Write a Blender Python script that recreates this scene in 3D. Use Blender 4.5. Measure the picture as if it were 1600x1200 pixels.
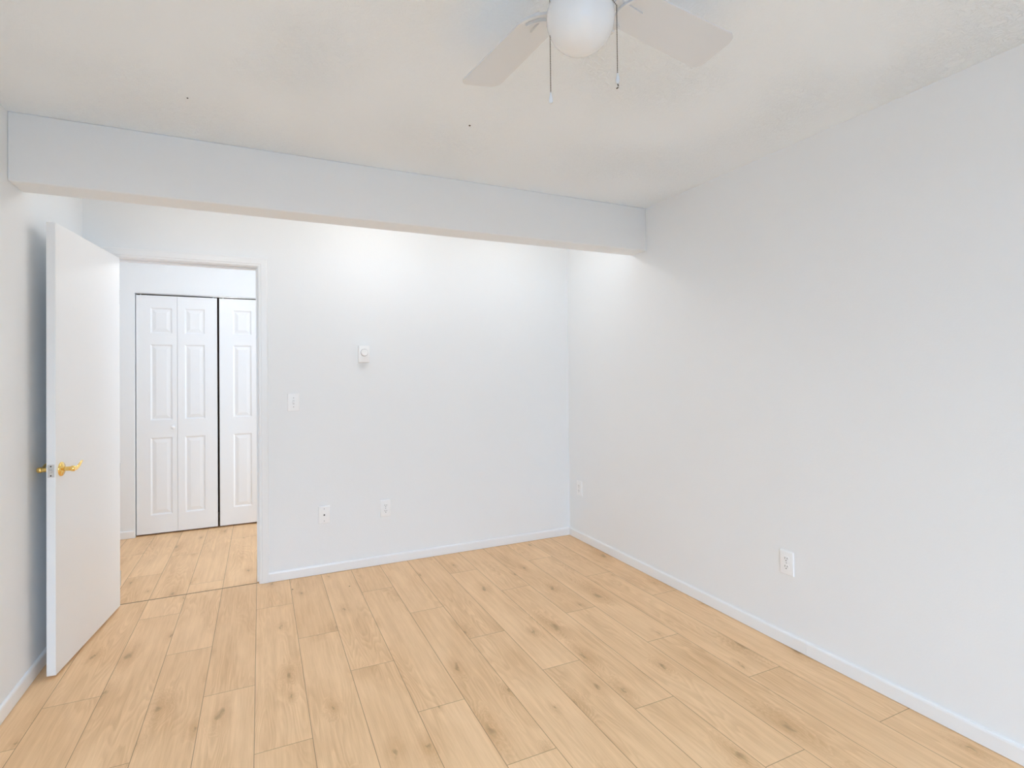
import bpy, bmesh, math, random
from mathutils import Vector, Matrix

scene = bpy.context.scene
for o in list(bpy.data.objects):
    bpy.data.objects.remove(o, do_unlink=True)
COL = scene.collection
PI = math.pi

# ------------------------------------------------------------------ room measures (metres)
XL, XR = -0.929, 2.337          # left and right wall
YB = 3.865                      # far wall with the doorway
WT = 0.115                      # its thickness
YW = -1.90                      # wall behind the camera, with the window
ZC = 2.44                       # ceiling
YF, YK, ZBM = 2.843, 3.000, 2.154   # ceiling beam: front, back, underside
YH = 5.442                      # hall closet wall
JL, JR, JT = -0.781, -0.011, 2.058  # doorway: jamb faces and head
WX0, WX1, WZ0, WZ1 = -0.80, 0.90, 0.75, 2.10   # window opening behind the camera
EYE = 1.3431
HUB = (0.708, 1.095)            # ceiling fan axis

# ------------------------------------------------------------------ camera
yaw, pitch, roll, fpx, cy = 0.43963, 0.01098, -0.01033, 837.76, 575.38
fw = Vector((math.sin(yaw)*math.cos(pitch), math.cos(yaw)*math.cos(pitch), math.sin(pitch)))
rt = Vector((math.cos(yaw), -math.sin(yaw), 0)); up = rt.cross(fw)
r2 = math.cos(roll)*rt + math.sin(roll)*up
u2 = -math.sin(roll)*rt + math.cos(roll)*up
cd = bpy.data.cameras.new('camera'); cam = bpy.data.objects.new('camera', cd); COL.objects.link(cam)
m = Matrix((r2, u2, -fw)).transposed().to_4x4(); m.translation = (0, 0, EYE)
cam.matrix_world = m
cd.sensor_fit = 'HORIZONTAL'; cd.sensor_width = 36.0
cd.lens = fpx*36.0/1600.0
cd.shift_y = -(600-cy)/1600.0
cd.clip_start = 0.02
scene.camera = cam

# ------------------------------------------------------------------ colour management, world, daylight, hall fill
vs = scene.view_settings
scene.display_settings.display_device = 'sRGB'
vs.view_transform = 'Standard'; vs.look = 'None'; vs.gamma = 1.0; vs.use_curve_mapping = False
vs.exposure = 0.0
P_WINDOW, P_ALCOVE, P_HALL = 985.0, (1.5, 4.3, 2.7), 7.8
P_HALL_FILL = 15.0
C_WIN, C_HALL_FILL, C_LAMP = (0.72, 0.985, 1.31), (0.97, 1.0, 1.0), (1.02, 1.0, 0.975)
scene.cycles.use_denoising = True
scene.cycles.max_bounces = 16; scene.cycles.diffuse_bounces = 12
scene.cycles.sample_clamp_indirect = 6.0

SKY_COL, SKY_STR = (0.74, 0.95, 1.2), 0.15
GROUND_COL, GROUND_STR = (0.55, 1.0, 1.65), 1.6
w = bpy.data.worlds.new('daylight_sky'); scene.world = w; w.use_nodes = True
wn, wl = w.node_tree.nodes, w.node_tree.links
bg = wn['Background']
wt = wn.new('ShaderNodeTexCoord'); wsep = wn.new('ShaderNodeSeparateXYZ'); wl.new(wt.outputs['Generated'], wsep.inputs[0])
wr = wn.new('ShaderNodeMapRange'); wl.new(wsep.outputs[2], wr.inputs[0]); wr.inputs[1].default_value = -0.04; wr.inputs[2].default_value = 0.04
wm = wn.new('ShaderNodeMix'); wm.data_type = 'RGBA'; wl.new(wr.outputs[0], wm.inputs[0])
wm.inputs[6].default_value = (*[c*GROUND_STR for c in GROUND_COL], 1); wm.inputs[7].default_value = (*[c*SKY_STR for c in SKY_COL], 1)
wl.new(wm.outputs[2], bg.inputs[0]); bg.inputs[1].default_value = 1.0

ld = bpy.data.lights.new('window_daylight', 'AREA'); ld.shape = 'RECTANGLE'
ld.size = 5.0; ld.size_y = 2.6; ld.energy = P_WINDOW; ld.color = C_WIN
lo = bpy.data.objects.new('window_daylight', ld); COL.objects.link(lo)
lo.location = ((WX0+WX1)/2, YW-2.0, 3.0)
lo.rotation_euler = (math.radians(55), 0, 0)     # bright sky above and outside the window, shining down into the room

l2 = bpy.data.lights.new('hall_fill_light', 'AREA'); l2.shape = 'RECTANGLE'; l2.size = 0.95; l2.size_y = 2.0; l2.energy = P_HALL_FILL; l2.color = C_HALL_FILL
o2 = bpy.data.objects.new('hall_fill_light', l2); COL.objects.link(o2)
o2.location = (1.75, (YB+WT+YH)/2, 1.05); o2.rotation_euler = (math.radians(90), 0, math.radians(90))   # added fill to brighten the hall, shining in through an added opening

# ------------------------------------------------------------------ materials
def mat(name, color, rough=0.5, metal=0.0, spec=0.5, emis=None, estr=0.0):
    M = bpy.data.materials.new(name); M.use_nodes = True
    b = M.node_tree.nodes['Principled BSDF']
    b.inputs['Base Color'].default_value = (*color, 1); b.inputs['Roughness'].default_value = rough
    b.inputs['Metallic'].default_value = metal; b.inputs['Specular IOR Level'].default_value = spec
    if emis:
        b.inputs['Emission Color'].default_value = (*emis, 1); b.inputs['Emission Strength'].default_value = estr
    return M
class NT:
    def __init__(s, M): s.t = M.node_tree; s.b = s.t.nodes['Principled BSDF']
    def n(s, typ, **kw):
        x = s.t.nodes.new(typ)
        for k, v in kw.items(): setattr(x, k, v)
        return x
    def l(s, a, b): s.t.links.new(a, b)
    def put(s, sock, v):
        if hasattr(v, 'is_output'): s.l(v, sock)
        else: sock.default_value = v
    def math(s, op, a, b=0.0, c=0.0, clamp=False):
        x = s.n('ShaderNodeMath', operation=op); x.use_clamp = clamp
        for i, v in enumerate((a, b, c)): s.put(x.inputs[i], v)
        return x.outputs[0]
    def mix(s, f, a, b):
        x = s.n('ShaderNodeMix', data_type='RGBA')
        s.put(x.inputs[0], f); s.put(x.inputs[6], a); s.put(x.inputs[7], b)
        return x.outputs[2]
    def sstep(s, v, a, b):
        x = s.n('ShaderNodeMapRange', interpolation_type='SMOOTHSTEP')
        s.put(x.inputs[0], v); x.inputs[1].default_value = a; x.inputs[2].default_value = b
        return x.outputs[0]
    def noise(s, vec, scale, detail=2.0, rough=0.5, dist=0.0):
        x = s.n('ShaderNodeTexNoise'); s.l(vec, x.inputs['Vector'])
        x.inputs['Scale'].default_value = scale; x.inputs['Detail'].default_value = detail
        x.inputs['Roughness'].default_value = rough; x.inputs['Distortion'].default_value = dist
        return x.outputs['Fac']
    def comb(s, x, y, z=0.0):
        c = s.n('ShaderNodeCombineXYZ')
        for i, v in enumerate((x, y, z)): s.put(c.inputs[i], v)
        return c.outputs[0]
    def bump(s, h, strength, dist):
        x = s.n('ShaderNodeBump'); s.l(h, x.inputs['Height'])
        x.inputs['Strength'].default_value = strength; x.inputs['Distance'].default_value = dist
        s.l(x.outputs[0], s.b.inputs['Normal'])

def paint(name, color, rough, scale, strength, dist):
    M = mat(name, color, rough); t = NT(M)
    tc = t.n('ShaderNodeTexCoord').outputs['Object']
    h = t.math('ADD', t.noise(tc, scale, 2.0, 0.5), t.math('MULTIPLY', t.noise(tc, scale*0.18, 2.0), 0.9))
    t.bump(h, strength, dist)
    return M
WALL = paint('wall_paint', (0.86, 0.88, 0.895), 0.62, 150, 0.25, 0.0012)
TRIM = paint('trim_paint', (0.875, 0.885, 0.895), 0.30, 60, 0.06, 0.0008)
DOORP = paint('door_paint', (0.865, 0.875, 0.885), 0.36, 45, 0.08, 0.0008)
PLASTIC = mat('white_plastic', (0.925, 0.93, 0.935), 0.30)
FANW = mat('fan_white', (0.73, 0.755, 0.785), 0.40)
GLOBE = mat('opal_glass', (0.82, 0.84, 0.86), 0.08)
SLOT = mat('slot_dark', (0.03, 0.03, 0.03), 0.6)
SCREW = mat('painted_screw', (0.52, 0.52, 0.53), 0.4)
BRASS = mat('polished_brass', (0.95, 0.66, 0.22), 0.16, 1.0)
STEEL = mat('brushed_steel', (0.72, 0.72, 0.72), 0.28, 1.0)
CHAIN = mat('dull_chain_metal', (0.16, 0.145, 0.13), 0.45, 0.6)
DARK = mat('dark_recess', (0.05, 0.035, 0.028), 0.8)
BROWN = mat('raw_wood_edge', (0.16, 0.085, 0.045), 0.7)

# ceiling: skip-trowel texture
CEIL = mat('ceiling_texture', (0.872, 0.93, 0.985), 0.75)
t = NT(CEIL); tc = t.n('ShaderNodeTexCoord').outputs['Object']
big = t.noise(tc, 1.6, 1.0)
n1 = t.noise(tc, 30, 4.0, 0.6, 1.2)
rid = t.math('SUBTRACT', 1.0, t.math('MULTIPLY', t.math('ABSOLUTE', t.math('SUBTRACT', n1, 0.5)), 7.0), clamp=True)
rid = t.math('MULTIPLY', t.math('POWER', rid, 2.0), t.sstep(big, 0.35, 0.70))
n2 = t.noise(tc, 75, 3.0, 0.6)
t.bump(t.math('ADD', t.math('MULTIPLY', rid, 1.0), t.math('MULTIPLY', n2, 0.30)), 0.65, 0.0028)

# oak-look plank floor: every plank is a face of its own; UV is in metres inside the plank,
# 'plank' (face corner colour) = random numbers of the plank, 'size' = its width and length
FLOOR = mat('oak_planks', (0.7, 0.5, 0.3), 0.42)
t = NT(FLOOR)
uv = t.n('ShaderNodeUVMap', uv_map='UVMap').outputs[0]
sp = t.n('ShaderNodeSeparateXYZ'); t.l(uv, sp.inputs[0]); u, v = sp.outputs[0], sp.outputs[1]
at = t.n('ShaderNodeAttribute', attribute_name='plank'); sc_ = t.n('ShaderNodeSeparateColor'); t.l(at.outputs['Color'], sc_.inputs[0])
ra, rb, rc = sc_.outputs[0], sc_.outputs[1], sc_.outputs[2]
az = t.n('ShaderNodeAttribute', attribute_name='plank_size'); sz = t.n('ShaderNodeSeparateColor'); t.l(az.outputs['Color'], sz.inputs[0])
ou = t.math('MULTIPLY_ADD', ra, 37.0, u); ov = t.math('MULTIPLY_ADD', rb, 53.0, v)
# knots: sparse cells along the plank
vor = t.n('ShaderNodeTexVoronoi', voronoi_dimensions='2D', feature='F1'); vor.inputs['Scale'].default_value = 1.0
vor.inputs['Randomness'].default_value = 0.85
wob = t.noise(t.comb(t.math('MULTIPLY', ou, 26.0), t.math('MULTIPLY', ov, 11.0)), 1.0, 3.0, 0.65)
t.l(t.comb(t.math('MULTIPLY_ADD', wob, 0.34, t.math('MULTIPLY', ou, 6.3)), t.math('MULTIPLY_ADD', wob, 0.34, t.math('MULTIPLY', ov, 2.6))), vor.inputs['Vector'])
vc = t.n('ShaderNodeSeparateColor'); t.l(vor.outputs['Color'], vc.inputs[0])
has = t.math('GREATER_THAN', vc.outputs[0], 0.52)
ksz = t.math('MULTIPLY_ADD', vc.outputs[1], 1.6, 0.55)
kd = t.math('MULTIPLY', vor.outputs['Distance'], ksz)
knot_soft = t.math('MULTIPLY', t.sstep(kd, 0.42, 0.02), has)
knot_core = t.math('MULTIPLY', t.sstep(kd, 0.10, 0.005), has)
# contour lines of a slow height field: cathedral grain that bends round the knots
hf = t.noise(t.comb(t.math('MULTIPLY', ou, 6.5), t.math('MULTIPLY', ov, 0.75)), 1.0, 2.5, 0.5)
hf = t.math('ADD', hf, t.math('MULTIPLY', knot_soft, 0.22))
ring = t.math('FRACT', t.math('MULTIPLY', hf, 26.0))
ring = t.math('MULTIPLY', t.sstep(ring, 0.0, 0.75), t.sstep(ring, 1.0, 0.80))
ringamp = t.sstep(t.noise(t.comb(t.math('MULTIPLY', ou, 4.0), t.math('MULTIPLY', ov, 1.1), 7.0), 1.0, 1.0), 0.40, 0.62)
fib = t.noise(t.comb(t.math('MULTIPLY', ou, 330.0), t.math('MULTIPLY', ov, 9.0)), 1.0, 3.0, 0.6)
str_ = t.noise(t.comb(t.math('MULTIPLY', ou, 46.0), t.math('MULTIPLY', ov, 1.6)), 1.0, 3.0, 0.6)
cloud = t.noise(t.comb(t.math('MULTIPLY', ou, 7.0), t.math('MULTIPLY', ov, 2.4), 3.0), 1.0, 2.0)
LIGHT, MID = (0.955, 0.650, 0.375, 1), (0.70, 0.425, 0.212, 1)
val = t.math('MULTIPLY_ADD', t.math('SUBTRACT', cloud, 0.5), 0.85, 0.36)
val = t.math('MULTIPLY_ADD', t.math('SUBTRACT', str_, 0.5), 1.05, val)
val = t.math('MULTIPLY_ADD', t.math('SUBTRACT', fib, 0.5), 0.75, val)
val = t.math('ADD', val, t.math('MULTIPLY', t.math('MULTIPLY', ring, ringamp), 0.30))
val = t.math('MULTIPLY_ADD', t.math('SUBTRACT', rc, 0.5), 0.20, val)
val = t.math('ADD', val, t.math('MULTIPLY', knot_soft, 0.42), clamp=True)
colr = t.mix(val, LIGHT, MID)
colr = t.mix(t.math('MULTIPLY', knot_core, 0.62), colr, (0.34, 0.20, 0.095, 1))
# thin dark joint between planks
eu = t.math('MINIMUM', u, t.math('SUBTRACT', sz.outputs[0], u)); ev = t.math('MINIMUM', v, t.math('SUBTRACT', t.math('MULTIPLY', sz.outputs[1], 4.0), v))
seam = t.sstep(t.math('MINIMUM', eu, ev), 0.0016, 0.0006)
colr = t.mix(t.math('MULTIPLY', seam, 0.80), colr, (0.20, 0.10, 0.045, 1))
t.l(colr, t.b.inputs['Base Color'])
t.b.inputs['Specular IOR Level'].default_value = 0.35
t.bump(t.math('SUBTRACT', t.math('MULTIPLY', fib, -0.25), seam), 0.15, 0.0008)

# ------------------------------------------------------------------ mesh helpers
def box(bm, x0, y0, z0, x1, y1, z1, bev=0.0, seg=2):
    r = bmesh.ops.create_cube(bm, size=1.0)
    vs_ = r['verts']
    bmesh.ops.scale(bm, vec=(x1-x0, y1-y0, z1-z0), verts=vs_)
    bmesh.ops.translate(bm, vec=((x0+x1)/2, (y0+y1)/2, (z0+z1)/2), verts=vs_)
    if bev > 0:
        es = list({e for v_ in vs_ for e in v_.link_edges})
        bmesh.ops.bevel(bm, geom=es, offset=bev, segments=seg, profile=0.5, affect='EDGES')
def cyl(bm, p0, p1, r0, r1=None, seg=20, caps=True):
    r1 = r0 if r1 is None else r1
    p0, p1 = Vector(p0), Vector(p1); d = p1-p0
    q = Vector((0, 0, 1)).rotation_difference(d.normalized()).to_matrix().to_4x4()
    M = Matrix.Translation((p0+p1)/2) @ q
    bmesh.ops.create_cone(bm, cap_ends=caps, segments=seg, radius1=r0, radius2=r1, depth=d.length, matrix=M)
def lathe(bm, prof, seg=40, M=None):
    """prof: (radius, height) pairs revolved about Z"""
    rings = []
    for r, z in prof:
        if r < 1e-6: rings.append([bm.verts.new((0, 0, z))])
        else: rings.append([bm.verts.new((r*math.cos(2*PI*i/seg), r*math.sin(2*PI*i/seg), z)) for i in range(seg)])
    for a, b in zip(rings[:-1], rings[1:]):
        for i in range(seg):
            j = (i+1) % seg
            if len(a) == 1: bm.faces.new((a[0], b[i], b[j]))
            elif len(b) == 1: bm.faces.new((a[i], b[0], a[j]))
            else: bm.faces.new((a[i], b[i], b[j], a[j]))
    if M is not None: bmesh.ops.transform(bm, matrix=M, verts=[v_ for r in rings for v_ in r])
def tube(bm, pts, rad, seg=12):
    """round bar through pts, one radius per point (or (ra, rb) ellipse)"""
    pts = [Vector(p) for p in pts]; rings = []
    for i, p in enumerate(pts):
        d = (pts[min(i+1, len(pts)-1)]-pts[max(i-1, 0)]).normalized()
        s = d.cross(Vector((0, 0, 1)))
        s = s.normalized() if s.length > 1e-4 else Vector((1, 0, 0))
        n_ = s.cross(d)
        r = rad[i] if isinstance(rad, (list, tuple)) else rad
        ra, rb = r if isinstance(r, (list, tuple)) else (r, r)
        rings.append([bm.verts.new(p+s*ra*math.cos(2*PI*k/seg)+n_*rb*math.sin(2*PI*k/seg)) for k in range(seg)])
    for a, b in zip(rings[:-1], rings[1:]):
        for k in range(seg): bm.faces.new((a[k], a[(k+1) % seg], b[(k+1) % seg], b[k]))
    bm.faces.new(rings[0]); bm.faces.new(rings[-1])
def prism(bm, outline, z0, z1, M=None):
    lo_ = [bm.verts.new((x, y, z0)) for x, y in outline]; hi = [bm.verts.new((x, y, z1)) for x, y in outline]
    n_ = len(outline)
    fs = [bm.faces.new(lo_[::-1]), bm.faces.new(hi)]
    for i in range(n_): fs.append(bm.faces.new((lo_[i], lo_[(i+1) % n_], hi[(i+1) % n_], hi[i])))
    if M is not None: bmesh.ops.transform(bm, matrix=M, verts=lo_+hi)
    return lo_+hi
def link(name, bm, material, parent=None, smooth=False, angle=35, kind=None, label=None, cat=None, group=None, loc=None):
    bmesh.ops.recalc_face_normals(bm, faces=bm.faces)
    me = bpy.data.meshes.new(name); bm.to_mesh(me); bm.free()
    me.materials.append(material)
    if smooth:
        me.shade_smooth()
        me.set_sharp_from_angle(angle=math.radians(angle))
    o = bpy.data.objects.new(name, me); COL.objects.link(o)
    if parent is not None: o.parent = parent
    if loc is not None: o.location = loc
    tag(o, label, cat, group, kind)
    return o
def tag(o, label=None, cat=None, group=None, kind=None):
    for k, v_ in (('label', label), ('category', cat), ('group', group), ('kind', kind)):
        if v_: o[k] = v_
def thing(name, loc, rot, label, cat, group=None, kind=None):
    o = bpy.data.objects.new(name, None); COL.objects.link(o); o.empty_display_size = 0.05
    o.location = loc; o.rotation_euler = rot
    tag(o, label, cat, group, kind)
    return o
def BM(): return bmesh.new()

# ------------------------------------------------------------------ floors
SEAM0, PW, PL = -0.025, 0.1965, 1.31
JOINT = {-5: 2.552, -4: 2.810, -3: 2.282, -2: 3.076, -1: 2.610, 0: 2.135, 1: 2.968, 2: 2.541, 3: 2.113, 4: 1.693, 5: 2.578,
         6: 2.160, 7: 1.748, 8: 1.300, 9: 2.152, 10: 1.710, 11: 1.275, 12: 2.16}
HJOINT = {-5: 4.92, -4: 4.37, -3: 4.75, -2: 4.05, -1: 5.04, 0: 4.6, 1: 4.2, 2: 5.1, 3: 4.7, 4: 4.3, 5: 4.0, 6: 4.9}
def plank_floor(name, x0, x1, y0, y1, joints, seed, label):
    rng = random.Random(seed); bm = bmesh.new()
    uvl = bm.loops.layers.uv.new('UVMap')
    pc = bm.loops.layers.float_color.new('plank'); ps = bm.loops.layers.float_color.new('plank_size')
    k0 = math.floor((x0-SEAM0)/PW)
    k = k0
    while SEAM0+k*PW < x1-1e-4:
        a0, a1 = SEAM0+k*PW, SEAM0+(k+1)*PW
        j = joints.get(k, y0+0.3+0.427*(-k % 3))
        while j-PL > y0-PL: j -= PL
        while j < y1:
            b0, b1 = j, j+PL
            rnd = (rng.random(), rng.random(), rng.random(), 1.0)
            cx0, cx1, cy0, cy1 = max(a0, x0), min(a1, x1), max(b0, y0), min(b1, y1)
            if cx1-cx0 > 1e-4 and cy1-cy0 > 1e-4:
                vv = [bm.verts.new(q) for q in ((cx0, cy0, 0), (cx1, cy0, 0), (cx1, cy1, 0), (cx0, cy1, 0))]
                f = bm.faces.new(vv)
                for l_ in f.loops:
                    l_[uvl].uv = (l_.vert.co.x-a0, l_.vert.co.y-b0)
                    l_[pc] = rnd; l_[ps] = (PW, PL/4.0, 0, 1)
            j += PL
        k += 1
    o = link(name, bm, FLOOR, kind='structure', label=label, cat='floor')
    return o
YSEAM = 3.884
plank_floor('floor', XL, XR, YW, YSEAM, JOINT, 11, 'light oak plank floor of the empty bedroom')
plank_floor('floor_hall', -2.2, 1.6, YSEAM+0.004, 6.1, HJOINT, 23, 'light oak plank floor of the hallway beyond the open door')
bm = BM(); box(bm, -2.3, YW-0.2, -0.10, XR+0.15, 6.2, -0.003)
for (x, y, r) in ((0.1797, 3.668, 0.0055), (0.511, 3.558, 0.0045)):
    b2 = BM(); cyl(b2, (x, y, -0.001), (x, y, 0.0006), r, seg=10)
    link('floor_spot', b2, BROWN, bpy.data.objects['floor'], label='dark spot on the plank')
link('floor_slab', bm, DARK, kind='structure', label='dark slab below the oak planks, seen only in the joints', cat='floor')

# ------------------------------------------------------------------ walls, ceiling, beam
bm = BM(); box(bm, -2.3, YW-0.2, ZC, XR+0.15, 6.2, ZC+0.12)
ceil = link('ceiling', bm, CEIL, kind='structure', label='white textured ceiling', cat='ceiling')
for (x, y, r) in ((0.841, 2.200, 0.0042), (-0.252, 2.430, 0.003)):
    b2 = BM(); cyl(b2, (x, y, ZC-0.002), (x, y, ZC+0.002), r, seg=12)
    link('nail_hole', b2, DARK, ceil, label='dark nail hole in the ceiling')
bm = BM(); box(bm, XL-0.12, YW-0.12, 0, XL, YB, ZC)
link('wall_left', bm, WALL, kind='structure', label='white wall on the left behind the open door', cat='wall')
bm = BM(); box(bm, XR, YW-0.12, 0, XR+0.12, YB+WT, ZC)
link('wall_right', bm, WALL, kind='structure', label='long bare white wall on the right', cat='wall')
bm = BM()
box(bm, -2.3, YB, 0, JL-0.018, YB+WT, ZC); box(bm, JR+0.018, YB, 0, XR, YB+WT, ZC); box(bm, JL-0.018, YB, JT+0.018, JR+0.018, YB+WT, ZC)
bmesh.ops.remove_doubles(bm, verts=bm.verts, dist=1e-5)
link('wall_back', bm, WALL, kind='structure', label='white far wall with the doorway, thermostat and switch', cat='wall')
bm = BM()
box(bm, XL-0.12, YW-0.12, 0, WX0, YW, ZC); box(bm, WX1, YW-0.12, 0, XR+0.12, YW, ZC)
box(bm, WX0, YW-0.12, 0, WX1, YW, WZ0); box(bm, WX0, YW-0.12, WZ1, WX1, YW, ZC)
link('wall_front', bm, WALL, kind='structure', label='white wall with the window, behind the viewer', cat='wall')
bm = BM()
fr = 0.045
for a in ((WX0, WZ0, WX0+fr, WZ1), (WX1-fr, WZ0, WX1, WZ1), (WX0+fr, WZ0, WX1-fr, WZ0+fr), (WX0+fr, WZ1-fr, WX1-fr, WZ1), ((WX0+WX1)/2-0.02, WZ0+fr, (WX0+WX1)/2+0.02, WZ1-fr)):
    box(bm, a[0], YW-0.09, a[1], a[2], YW-0.04, a[3], 0.003)
link('window_1', bm, TRIM, kind='structure', label='white framed sliding window behind the viewer', cat='window')
bm = BM(); box(bm, XL, YF, ZBM, XR, YK, ZC, 0.006, 3)
link('beam', bm, WALL, smooth=True, kind='structure', label='white boxed ceiling beam crossing the room in front of the far wall', cat='beam')

# hall shell
CX0, CX1, CZ = -0.955, 0.292, 2.066
bm = BM()
box(bm, -2.3, YH, 0, CX0, YH+0.10, ZC); box(bm, CX1, YH, 0, 1.7, YH+0.10, ZC); box(bm, CX0, YH, CZ, CX1, YH+0.10, ZC)
bmesh.ops.remove_doubles(bm, verts=bm.verts, dist=1e-5)
link('wall_hall', bm, WALL, kind='structure', label='white hallway wall holding the folding closet doors', cat='wall')
bm = BM(); box(bm, -2.3, YB+WT, 0, -2.18, YH, ZC)
link('wall_hall_left', bm, WALL, kind='structure', label='white wall at the left end of the hallway', cat='wall')
bm = BM(); box(bm, 1.58, YB+WT, 0, 1.7, YB+WT+0.25, ZC); box(bm, 1.58, YH-0.25, 0, 1.7, YH, ZC); box(bm, 1.58, YB+WT+0.25, 2.06, 1.7, YH-0.25, ZC)  # opening made only to let the added hall fill in
link('wall_hall_right', bm, WALL, kind='structure', label='white wall at the right end of the hallway', cat='wall')
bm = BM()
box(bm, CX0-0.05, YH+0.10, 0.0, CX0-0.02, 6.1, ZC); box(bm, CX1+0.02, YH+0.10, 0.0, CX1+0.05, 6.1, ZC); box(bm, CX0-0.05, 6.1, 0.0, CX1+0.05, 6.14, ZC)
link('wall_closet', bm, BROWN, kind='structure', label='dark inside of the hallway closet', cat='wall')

# ------------------------------------------------------------------ baseboards
BH, BT = 0.064, 0.012
def baseboard(name, pts, label):
    """runs pts = [(x0,y0,x1,y1, nx,ny)] : straight lengths with an eased top edge, n points into the room"""
    bm = BM()
    for (x0, y0, x1, y1, nx, ny) in pts:
        prof = [(0, 0.002), (BT, 0.002), (BT, BH-0.010), (BT*0.85, BH-0.004), (BT*0.45, BH), (0, BH)]
        A = [bm.verts.new((x0+nx*a, y0+ny*a, z)) for a, z in prof]; B = [bm.verts.new((x1+nx*a, y1+ny*a, z)) for a, z in prof]
        n_ = len(prof)
        for i in range(n_): bm.faces.new((A[i], A[(i+1) % n_], B[(i+1) % n_], B[i]))
        bm.faces.new(A[::-1]); bm.faces.new(B)
    return link(name, bm, TRIM, kind='structure', label=label, cat='baseboard')
baseboard('baseboard_right', [(XR, YB, XR, 1.7178, -1, 0), (XR, 1.7164, XR, YW, -1, 0)], 'white baseboard along the right wall')
baseboard('baseboard_back', [(JR+0.056, YB, XR-BT, YB, 0, -1), (XL+BT, YB, JL-0.056, YB, 0, -1)], 'white baseboard along the far wall')
baseboard('baseboard_left', [(XL, YW, XL, YB, 1, 0)], 'white baseboard along the left wall behind the door')
baseboard('baseboard_front', [(XL+BT, YW, XR-BT, YW, 0, 1)], 'white baseboard below the window')
baseboard('baseboard_hall', [(-2.18, YH, CX0-0.004, YH, 0, -1), (CX1+0.004, YH, 1.58, YH, 0, -1)], 'white baseboard beside the hallway closet')

# ------------------------------------------------------------------ doorway: jambs, stops, casing
jt = thing('trim_1', ((JL+JR)/2, YB, 0), (0, 0, 0), 'white painted frame around the open doorway', 'door frame', kind='structure')
ox, oy = (JL+JR)/2, YB
def loc(bm): bmesh.ops.translate(bm, vec=(-ox, -oy, 0), verts=bm.verts)
bm = BM()
box(bm, JL-0.018, YB-0.001, 0.0, JL, YB+WT+0.001, JT, 0.0015, 1); box(bm, JR, YB-0.001, 0.0, JR+0.018, YB+WT+0.001, JT, 0.0015, 1)
box(bm, JL-0.018, YB-0.001, JT, JR+0.018, YB+WT+0.001, JT+0.018, 0.0015, 1); loc(bm)
link('jamb', bm, TRIM, jt)
bm = BM()
box(bm, JL, YB+0.040, 0.0, JL+0.011, YB+0.075, JT, 0.002, 1); box(bm, JR-0.011, YB+0.040, 0.0, JR, YB+0.075, JT, 0.002, 1)
box(bm, JL+0.011, YB+0.040, JT-0.011, JR-0.011, YB+0.075, JT, 0.002, 1); loc(bm)
link('door_stop', bm, TRIM, jt)
def casing(y, s):
    bm = BM()
    prof = [(0.0, 0.0), (0.0, 0.007), (0.003, 0.009), (0.012, 0.009), (0.016, 0.012), (0.046, 0.0135), (0.052, 0.011), (0.055, 0.0)]
    xl, xr, zt = JL-0.005, JR+0.005, JT+0.005
    rows = []
    for u_, v_ in prof:
        yy = y+s*v_
        rows.append([bm.verts.new(q) for q in ((xl-u_, yy, 0.001), (xl-u_, yy, zt+u_), (xr+u_, yy, zt+u_), (xr+u_, yy, 0.001))])
    for a, b in zip(rows[:-1], rows[1:]):
        for i in range(3): bm.faces.new((a[i], a[i+1], b[i+1], b[i]))
    for i in (0, 3): bm.faces.new([r[i] for r in rows])
    loc(bm)
    return link('casing', bm, TRIM, jt, smooth=True, angle=25)
casing(YB, -1); casing(YB+WT, 1)
bm = BM(); box(bm, JR-0.0015, YB+0.006, 0.905, JR+0.001, YB+0.034, 0.965, 0.0006, 1); loc(bm)
link('strike_plate', bm, STEEL, jt, label='small steel strike plate on the right jamb')
bm = BM(); box(bm, JL, YSEAM-0.0015, -0.002, JR, YSEAM+0.0050, 0.0006); loc(bm)
link('floor_joint', bm, DARK, jt, label='thin dark joint in the floor across the doorway')

# ------------------------------------------------------------------ open bedroom door
DA = math.radians(-96.7); DLEN, DTH, DZ0, DZ1 = 0.770, 0.035, 0.012, 2.052
door = thing('door_1', (-0.780, 3.838, 0), (0, 0, DA), 'plain white flush door standing open against the left wall, brass lever handle', 'door', kind='structure')
bm = BM(); box(bm, 0, 0, DZ0, DLEN, DTH, DZ1, 0.0015, 2)
link('door_panel', bm, DOORP, door)
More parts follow.
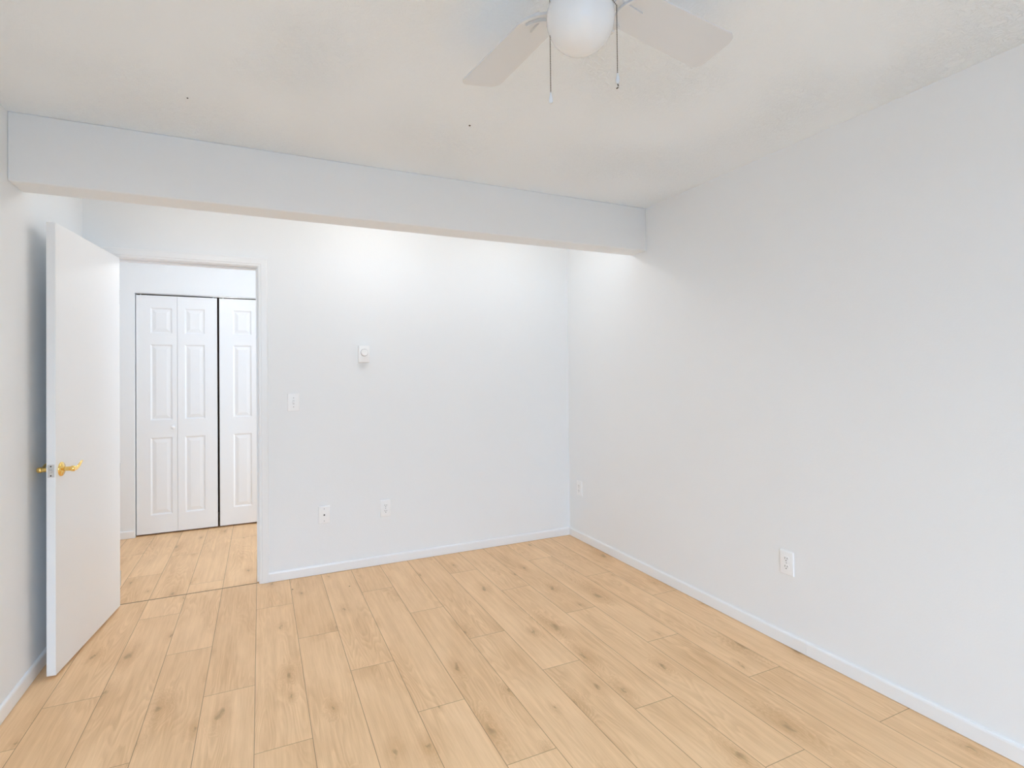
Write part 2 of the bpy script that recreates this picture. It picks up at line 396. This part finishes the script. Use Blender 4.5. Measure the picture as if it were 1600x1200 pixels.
# local: x along the door from hinge to free edge, y through it (y=DTH is the face seen), z up
ZK, XK = 0.928, DLEN-0.052
bm = BM(); box(bm, DLEN-0.0005, DTH/2-0.0125, ZK-0.029, DLEN+0.0015, DTH/2+0.0125, ZK+0.029, 0.001, 1)
lp = link('latch_plate', bm, STEEL, door, label='steel latch plate on the door edge')
bm = BM(); cyl(bm, (DLEN, DTH/2, ZK), (DLEN+0.011, DTH/2, ZK), 0.0085, 0.006, 20)
link('latch_bolt', bm, STEEL, lp, smooth=True)
for dz in (-0.021, 0.021):
    bm = BM(); cyl(bm, (DLEN+0.001, DTH/2, ZK+dz), (DLEN+0.0022, DTH/2, ZK+dz), 0.0032, seg=14); link('screw', bm, DARK, lp)
def lever(side):
    y0 = DTH if side > 0 else 0.0
    def Y(d): return y0+side*d
    bm = BM()
    M = Matrix.Translation((XK, y0, ZK)) @ Matrix.Rotation(-side*PI/2, 4, 'X')
    lathe(bm, [(0, 0.0), (0.0325, 0.0), (0.0325, 0.003), (0.029, 0.0065), (0.018, 0.0085), (0.014, 0.012), (0, 0.012)], 36, M)
    h = link('lever_handle', bm, BRASS, door, smooth=True, angle=50, label='polished brass lever handle')
    bm = BM()
    cyl(bm, (XK, Y(0.010), ZK), (XK, Y(0.040), ZK), 0.0095, 0.0105, 20)
    lathe(bm, [(0.0105, 0), (0.013, 0.004), (0.013, 0.014), (0.010, 0.018), (0, 0.0185)], 24, Matrix.Translation((XK, Y(0.036), ZK)) @ Matrix.Rotation(-side*PI/2, 4, 'X'))
    link('neck', bm, BRASS, h, smooth=True, angle=50)
    bm = BM()
    pts, rad = [], []
    for i in range(15):
        a = i/14
        pts.append((XK-0.105*a+0.004, Y(0.046+0.004*math.sin(a*PI)-0.006*max(0, a-0.6)), ZK-0.001-0.002*math.sin(a*PI)+0.021*(lambda q: q*q*(3-2*q))(min(1.0, max(0.0, (a-0.2)/0.65)))))
        rad.append((0.0065-0.0025*a, 0.0105-0.0045*a) if i else (0.005, 0.008))
    tube(bm, pts, rad, 14)
    link('lever', bm, BRASS, h, smooth=True, angle=60)
lever(1); lever(-1)
for z in (0.17, 0.80, 1.82):
    bm = BM(); box(bm, -0.0012, 0.002, z-0.044, 0.0012, DTH-0.002, z+0.044)
    cyl(bm, (-0.006, -0.004, z-0.044), (-0.006, -0.004, z+0.044), 0.006, seg=14)
    box(bm, -0.011, DTH-0.003, z-0.044, 0.0, DTH+0.0008, z+0.044)
    link('hinge', bm, STEEL, door)

# ------------------------------------------------------------------ hallway closet: folding doors
PZ = [(0.169, 0.829), (0.979, 1.629), (1.725, 1.946)]
LZ0, LZ1, LY = 0.014, 2.050, YH+0.022
def leaf_mesh(x0, x1, pa, pb):
    bm = BM()
    xs = [x0, pa, pb, x1]; zs = [LZ0] + [q for p_ in PZ for q in p_] + [LZ1]
    def rect(a, c, b, d, y): return [bm.verts.new(q) for q in ((a, y, c), (b, y, c), (b, y, d), (a, y, d))]
    for i in range(3):
        for j in range(7):
            a, b, c, d = xs[i], xs[i+1], zs[j], zs[j+1]
            if i == 1 and j % 2 == 1:
                prev = rect(a, c, b, d, LY)
                for ins, dep in ((0.004, 0.003), (0.011, 0.0085), (0.016, 0.0085), (0.040, 0.0025), (0.043, 0.002)):
                    cur = rect(a+ins, c+ins, b-ins, d-ins, LY+dep)
                    for k in range(4): bm.faces.new((prev[k], prev[(k+1) % 4], cur[(k+1) % 4], cur[k]))
                    prev = cur
                bm.faces.new(prev)
            else: bm.faces.new(rect(a, c, b, d, LY))
    T = 0.034
    for q in (((x0, LZ0), (x0, LZ1)), ((x0, LZ1), (x1, LZ1)), ((x1, LZ1), (x1, LZ0)), ((x1, LZ0), (x0, LZ0))):
        (a, c), (b, d) = q
        bm.faces.new([bm.verts.new(p_) for p_ in ((a, LY, c), (b, LY, d), (b, LY+T, d), (a, LY+T, c))])
    bm.faces.new(rect(x0, LZ0, x1, LZ1, LY+T))
    bmesh.ops.remove_doubles(bm, verts=bm.verts, dist=1e-5)
    return bm
def knob(parent, x, z, ocx):
    bm = BM()
    M = Matrix.Translation((x-ocx, LY-YH, z)) @ Matrix.Rotation(PI/2, 4, 'X')
    lathe(bm, [(0.009, 0), (0.007, 0.008), (0.0075, 0.012), (0.013, 0.018), (0.0155, 0.025), (0.0135, 0.031), (0.007, 0.034), (0, 0.0345)], 28, M)
    link('knob', bm, PLASTIC, parent, smooth=True, angle=60, label='small white round pull knob')
for n_, (x0, xm, x1, pans, kx, lab) in enumerate((
        (-0.948, -0.6495, -0.345, ((-0.847, -0.687), (-0.594, -0.440)), -0.680, 'white folding closet door with six moulded panels and a round knob, left of the gap'),
        (-0.328, -0.027, 0.277, ((-0.219, -0.068), (0.017, 0.171)), 0.010, 'white folding closet door right of the dark gap, half hidden by the door frame'))):
    ocx = (x0+x1)/2
    d = thing('door_%d' % (n_+2), (ocx, YH, 0), (0, 0, 0), lab, 'closet door', 'folding doors of the hallway closet', 'structure')
    for (a, b), (pa, pb) in zip(((x0, xm-0.001), (xm+0.001, x1)), pans):
        bm = leaf_mesh(a, b, pa, pb); bmesh.ops.translate(bm, vec=(-ocx, -YH, 0), verts=bm.verts)
        lf = link('door_leaf', bm, DOORP, d)
        if a <= kx <= b: knob(lf, kx, 0.915, ocx)
        px = a+0.03-ocx if a == x0 else b-0.03-ocx
        bm = BM(); cyl(bm, (px, LY-YH+0.017, LZ1), (px, LY-YH+0.017, CZ-0.001), 0.004, seg=10); link('pivot_pin', bm, PLASTIC, lf)
bm = BM(); box(bm, CX0, YH+0.030, CZ-0.006, CX1, YH+0.064, CZ, 0.0008, 1)
link('trim_2', bm, STEEL, kind='structure', label='metal track along the top of the closet opening', cat='track')

# ------------------------------------------------------------------ wall plates
PWD, PHT, PTH = 0.074, 0.117, 0.0085
# plates are built facing -Y with their back on y=0
def plate_mesh(w_=PWD, h_=PHT, th=PTH):
    bm = BM()
    a = bmesh.ops.create_cube(bm, size=1.0)['verts']
    bmesh.ops.scale(bm, vec=(w_, th, h_), verts=a); bmesh.ops.translate(bm, vec=(0, -th/2, 0), verts=a)
    es = [e for e in bm.edges if all(v_.co.y < -th*0.6 for v_ in e.verts)]
    bmesh.ops.bevel(bm, geom=es, offset=0.0055, segments=3, profile=0.55, affect='EDGES')
    return bm
def screw_part(parent, x, z, y=-PTH, m_=None):
    bm = BM(); lathe(bm, [(0, 0.0012), (0.0022, 0.001), (0.0034, 0.0)], 16, Matrix.Translation((x, y, z)) @ Matrix.Rotation(PI/2, 4, 'X'))
    link('screw', bm, m_ or SCREW, parent, smooth=True, angle=60)
def outlet(name_loc, rot, label):
    o = thing('wall_outlet', name_loc, rot, label, 'outlet', 'duplex wall outlets')
    link('wall_plate', plate_mesh(), PLASTIC, o, smooth=True, angle=40)
    for s in (1, -1):
        zc = s*0.0195
        out = []
        for i in range(32):
            a = 2*PI*i/32; x, z = 0.0172*math.cos(a), 0.0172*math.sin(a)
            out.append((x, max(-0.0135, min(0.0135, z))))
        bm = BM(); prism(bm, out, 0, 0.002, Matrix.Translation((0, -PTH+0.0003, zc)) @ Matrix.Rotation(PI/2, 4, 'X'))
        rc_ = link('receptacle', bm, PLASTIC, o, smooth=True, angle=40)
        for sx, hh in ((-0.0063, 0.0045), (0.0063, 0.0037)):
            bm = BM(); box(bm, sx-0.0011, -PTH-0.0021, zc+0.0035-hh, sx+0.0011, -PTH-0.0012, zc+0.0035+hh); link('slot', bm, SLOT, rc_)
        bm = BM(); cyl(bm, (0, -PTH-0.0021, zc-0.0075), (0, -PTH-0.0012, zc-0.0075), 0.0026, seg=14); link('ground_hole', bm, SLOT, rc_)
    screw_part(o, 0, 0)
    return o
outlet((0.8075, YB, 0.396), (0, 0, 0), 'white duplex outlet on the far wall, low below the thermostat')
outlet((XR, 1.818, 0.405), (0, 0, -PI/2), 'white duplex outlet alone on the long right wall near the viewer')
outlet((XR, 3.702, 0.415), (0, 0, -PI/2), 'white outlet on the right wall close to the far corner')
o = thing('phone_jack', (0.392, YB, 0.399), (0, 0, 0), 'white phone jack plate on the far wall, left of the outlet', 'wall plate')
link('wall_plate', plate_mesh(), PLASTIC, o, smooth=True, angle=40)
bm = BM(); box(bm, -0.0075, -PTH-0.0015, -0.008, 0.0075, -PTH+0.001, 0.008, 0.001, 1); jk = link('jack', bm, PLASTIC, o)
bm = BM(); box(bm, -0.005, -PTH-0.0022, -0.0045, 0.005, -PTH-0.0012, 0.003); box(bm, -0.002, -PTH-0.0022, 0.003, 0.002, -PTH-0.0012, 0.0055); link('socket', bm, SLOT, jk)
screw_part(o, 0, 0.041); screw_part(o, 0, -0.041)
o = thing('light_switch', (0.2025, YB, 1.170), (0, 0, 0), 'white toggle light switch right of the doorway', 'light switch')
link('wall_plate', plate_mesh(), PLASTIC, o, smooth=True, angle=40)
bm = BM(); box(bm, -0.005, -PTH-0.0006, -0.012, 0.005, -PTH+0.001, 0.012); link('toggle_slot', bm, SCREW, o)
bm = BM()
box(bm, -0.0042, -0.012, -0.006, 0.0042, 0.002, 0.006, 0.001, 1)
bmesh.ops.transform(bm, matrix=Matrix.Translation((0, -PTH-0.001, 0.003)) @ Matrix.Rotation(math.radians(28), 4, 'X') @ Matrix.Scale(1.25, 4, (0, 1, 0)), verts=bm.verts)
link('toggle', bm, PLASTIC, o)
screw_part(o, 0, 0.030); screw_part(o, 0, -0.030)

# thermostat
o = thing('thermostat', (0.660, YB, 1.494), (0, 0, 0), 'white dial thermostat high on the far wall', 'thermostat')
bm = BM(); box(bm, -0.036, -0.042, -0.058, 0.036, 0.0, 0.058, 0.0025, 2); bd = link('case', bm, PLASTIC, o, smooth=True, angle=40)
bm = BM(); lathe(bm, [(0.0245, 0.0), (0.0235, 0.001), (0.0225, 0.017), (0.0205, 0.019), (0, 0.0192)], 40, Matrix.Translation((0, -0.0425, 0.010)) @ Matrix.Rotation(PI/2, 4, 'X'))
link('dial', bm, PLASTIC, o, smooth=True, angle=40)
bm = BM(); lathe(bm, [(0.0262, 0.0), (0.0262, 0.0012), (0.0, 0.0012)], 40, Matrix.Translation((0, -0.042, 0.010)) @ Matrix.Rotation(PI/2, 4, 'X'))
link('dial_shade_ring', bm, SCREW, o, smooth=True, angle=40)  # ring in screw grey stands in for the shadow round the dial

# ------------------------------------------------------------------ lamps out of sight in the alcove and the hall
def ceiling_lamp(x, y, z, r, watt, color, label):
    L = thing('ceiling_light', (x, y, ZC), (0, 0, 0), label, 'ceiling light', 'round globe ceiling lights')
    top = z-ZC+r*0.86
    bm = BM(); lathe(bm, [(0, 0), (r*0.80, 0), (r*0.82, -0.012), (r*0.62, -0.024), (r*0.56, top-0.004), (r*0.60, top-0.012), (0, top-0.012)], 40); link('base_pan', bm, PLASTIC, L, smooth=True)
    g = mat('lit_glass', (0.9, 0.9, 0.9), 0.4)
    b = g.node_tree.nodes['Principled BSDF']; b.inputs['Emission Color'].default_value = (*color, 1); b.inputs['Emission Strength'].default_value = watt/(4*PI*PI*r*r)
    bm = BM(); lathe(bm, [(r*math.cos(a), z-ZC+r*math.sin(a)) for a in [math.radians(58-138*i/10) for i in range(11)]] + [(0, z-ZC-r)], 28); link('lamp_shade', bm, g, L, smooth=True, angle=80)
ceiling_lamp(0.69, 3.25, 2.288, 0.052, P_ALCOVE[1], C_LAMP, 'round lit globe light behind the beam, middle of three')
ceiling_lamp(-0.30, 3.25, 2.288, 0.052, P_ALCOVE[0], C_LAMP, 'added fill globe behind the beam, nearest the door')  # extra unseen globe, added to brighten the left end of the alcove
ceiling_lamp(1.74, 3.25, 2.288, 0.052, P_ALCOVE[2], C_LAMP, 'added fill globe behind the beam, nearest the right wall')  # extra unseen globe, added to lift the right wall and far corner
ceiling_lamp(-0.27, 4.36, 2.20, 0.060, P_HALL, C_LAMP, 'round lit globe light in the hallway')

# ------------------------------------------------------------------ ceiling fan
fan = thing('ceiling_fan', (HUB[0], HUB[1], ZC), (0, 0, 0), 'white ceiling fan with globe light and two pull chains', 'ceiling fan')
def F(z): return z-ZC
ZBL, ZGL, RG = 2.287, 2.203, 0.0825
bm = BM(); lathe(bm, [(0, F(2.44)), (0.088, F(2.44)), (0.100, F(2.425)), (0.112, F(2.395)), (0.114, F(2.350)), (0.104, F(2.325)), (0.085, F(2.312)), (0.070, F(2.306)), (0, F(2.306))], 48)
link('motor_housing', bm, FANW, fan, smooth=True)
bm = BM(); lathe(bm, [(0, F(2.308)), (0.054, F(2.308)), (0.058, F(2.300)), (0.058, F(2.285)), (0.066, F(2.280)), (0.070, F(2.272)), (0.070, F(2.262)), (0.064, F(2.258)), (0, F(2.258))], 40)
link('light_fitter', bm, FANW, fan, smooth=True)
bm = BM()
pr = [(0.058, F(2.262))]
for i in range(21):
    a = math.radians(48-(48+90)*i/20)
    pr.append((max(0.0, RG*math.cos(a)) if i < 20 else 0.0, F(ZGL+RG*math.sin(a))))
lathe(bm, pr, 56)
link('globe_shade', bm, GLOBE, fan, smooth=True, angle=80, label='round glossy opal glass globe')
def blade_outline(r0, r1, w0, w1):
    pts = []
    def arc(cx, cy_, rx, ry, a0, a1, n_):
        for i in range(n_+1):
            a = math.radians(a0+(a1-a0)*i/n_); pts.append((cx+rx*math.cos(a), cy_+ry*math.sin(a)))
    rc_ = 0.034
    arc(r1-rc_*0.8, -w1+rc_, rc_*0.8, rc_, -90, -12, 6); arc(r1-rc_*0.8, w1-rc_, rc_*0.8, rc_, 12, 90, 6)
    arc(r0+0.03, w0*0.72, 0.03, w0*0.28, 90, 180, 5); arc(r0+0.03, -w0*0.72, 0.03, w0*0.28, 180, 270, 5)
    return pts
for k, ang in enumerate((8.0, 96.0, 188.0, 276.0)):
    R = Matrix.Rotation(math.radians(ang), 4, 'Z')
    Pm = Matrix.Translation((0, 0, F(ZBL))) @ R @ Matrix.Rotation(math.radians(-11), 4, 'X')
    bm = BM(); prism(bm, blade_outline(0.150, 0.528, 0.060, 0.071), 0.0, 0.005, Pm)
    bl = link('fan_blade', bm, FANW, fan, smooth=True, angle=40)
    # blade iron: arm from the motor, open scroll loop and a three-finger plate under the blade root
    bm = BM()
    tube(bm, [R @ Vector(q) for q in ((0.066, 0, F(2.306)), (0.085, 0, F(2.298)), (0.105, 0, F(2.290)), (0.13, 0, F(ZBL)+0.001))], [(0.016, 0.004), (0.013, 0.004), (0.012, 0.004), (0.016, 0.003)], 12)
    def band(cx, ro, ri, a0, a1, n_, z0, z1):
        out = [(cx+ro*math.cos(math.radians(a0+(a1-a0)*i/n_)), ro*1.02*math.sin(math.radians(a0+(a1-a0)*i/n_))) for i in range(n_+1)]
        inn = [(cx+ri*math.cos(math.radians(a0+(a1-a0)*i/n_))*1.0, ri*1.04*math.sin(math.radians(a0+(a1-a0)*i/n_))) for i in range(n_, -1, -1)]
        prism(bm, out+inn, z0, z1, Pm)
    band(0.178, 0.074, 0.062, 95, 265, 22, -0.012, -0.005)      # outer yoke round the blade root
    band(0.186, 0.055, 0.047, 110, 250, 18, -0.014, -0.007)    # inner crescent
    prism(bm, [(0.098, -0.016), (0.150, -0.014), (0.205, -0.010), (0.216, 0.0), (0.205, 0.010), (0.150, 0.014), (0.098, 0.016)], -0.006, 0.0, Pm)
    for s_ in (1, -1): prism(bm, [(0.118, s_*0.040), (0.150, s_*0.034), (0.182, s_*0.052), (0.170, s_*0.066)][::s_], -0.006, 0.0, Pm)
    link('blade_iron', bm, FANW, fan, smooth=True, angle=40)
def pull_chain(dx, back, z_top, z_end, hook, lead=None):
    px = dx*math.cos(yaw)+back*math.sin(yaw); py = -dx*math.sin(yaw)+back*math.cos(yaw)
    bm = BM(); pts = []
    if lead:
        lx = lead*math.cos(yaw); ly = -lead*math.sin(yaw)
        for i in range(8):
            f_ = i/8; pts.append((lx+(px-lx)*f_, ly+(py-ly)*f_, F(z_top+0.030)+(-0.030)*f_))
    z = z_top
    while z > z_end+0.026:
        pts.append((px, py, F(z))); z -= 0.0042
    for q in pts:
        bmesh.ops.create_icosphere(bm, subdivisions=1, radius=0.0017, matrix=Matrix.Translation(q))
    for a, b in zip(pts[:-1], pts[1:]): cyl(bm, a, b, 0.0005, seg=5, caps=False)
    c = link('pull_chain', bm, CHAIN, fan, smooth=True, angle=80, label='dark beaded pull chain')
    bm = BM(); lathe(bm, [(0, 0.027), (0.002, 0.026), (0.0032, 0.020), (0.0055, 0.008), (0.0050, 0.003), (0.003, 0.0), (0, 0.0)], 18, Matrix.Translation((px, py, F(z_end))))
    link('chain_pull', bm, FANW, c, smooth=True, angle=60, label='small white teardrop pull')
    if hook:
        bm = BM(); tube(bm, [(px, py, F(z_end)), (px+0.002, py, F(z_end-0.004)), (px+0.001, py, F(z_end-0.009)), (px-0.003, py, F(z_end-0.012))], 0.0016, 8)
        link('chain_end', bm, CHAIN, c)
pull_chain(-0.0735, 0.004, 2.262, 2.000, False)
pull_chain(0.0885, 0.0, 2.236, 2.044, True, lead=0.066)
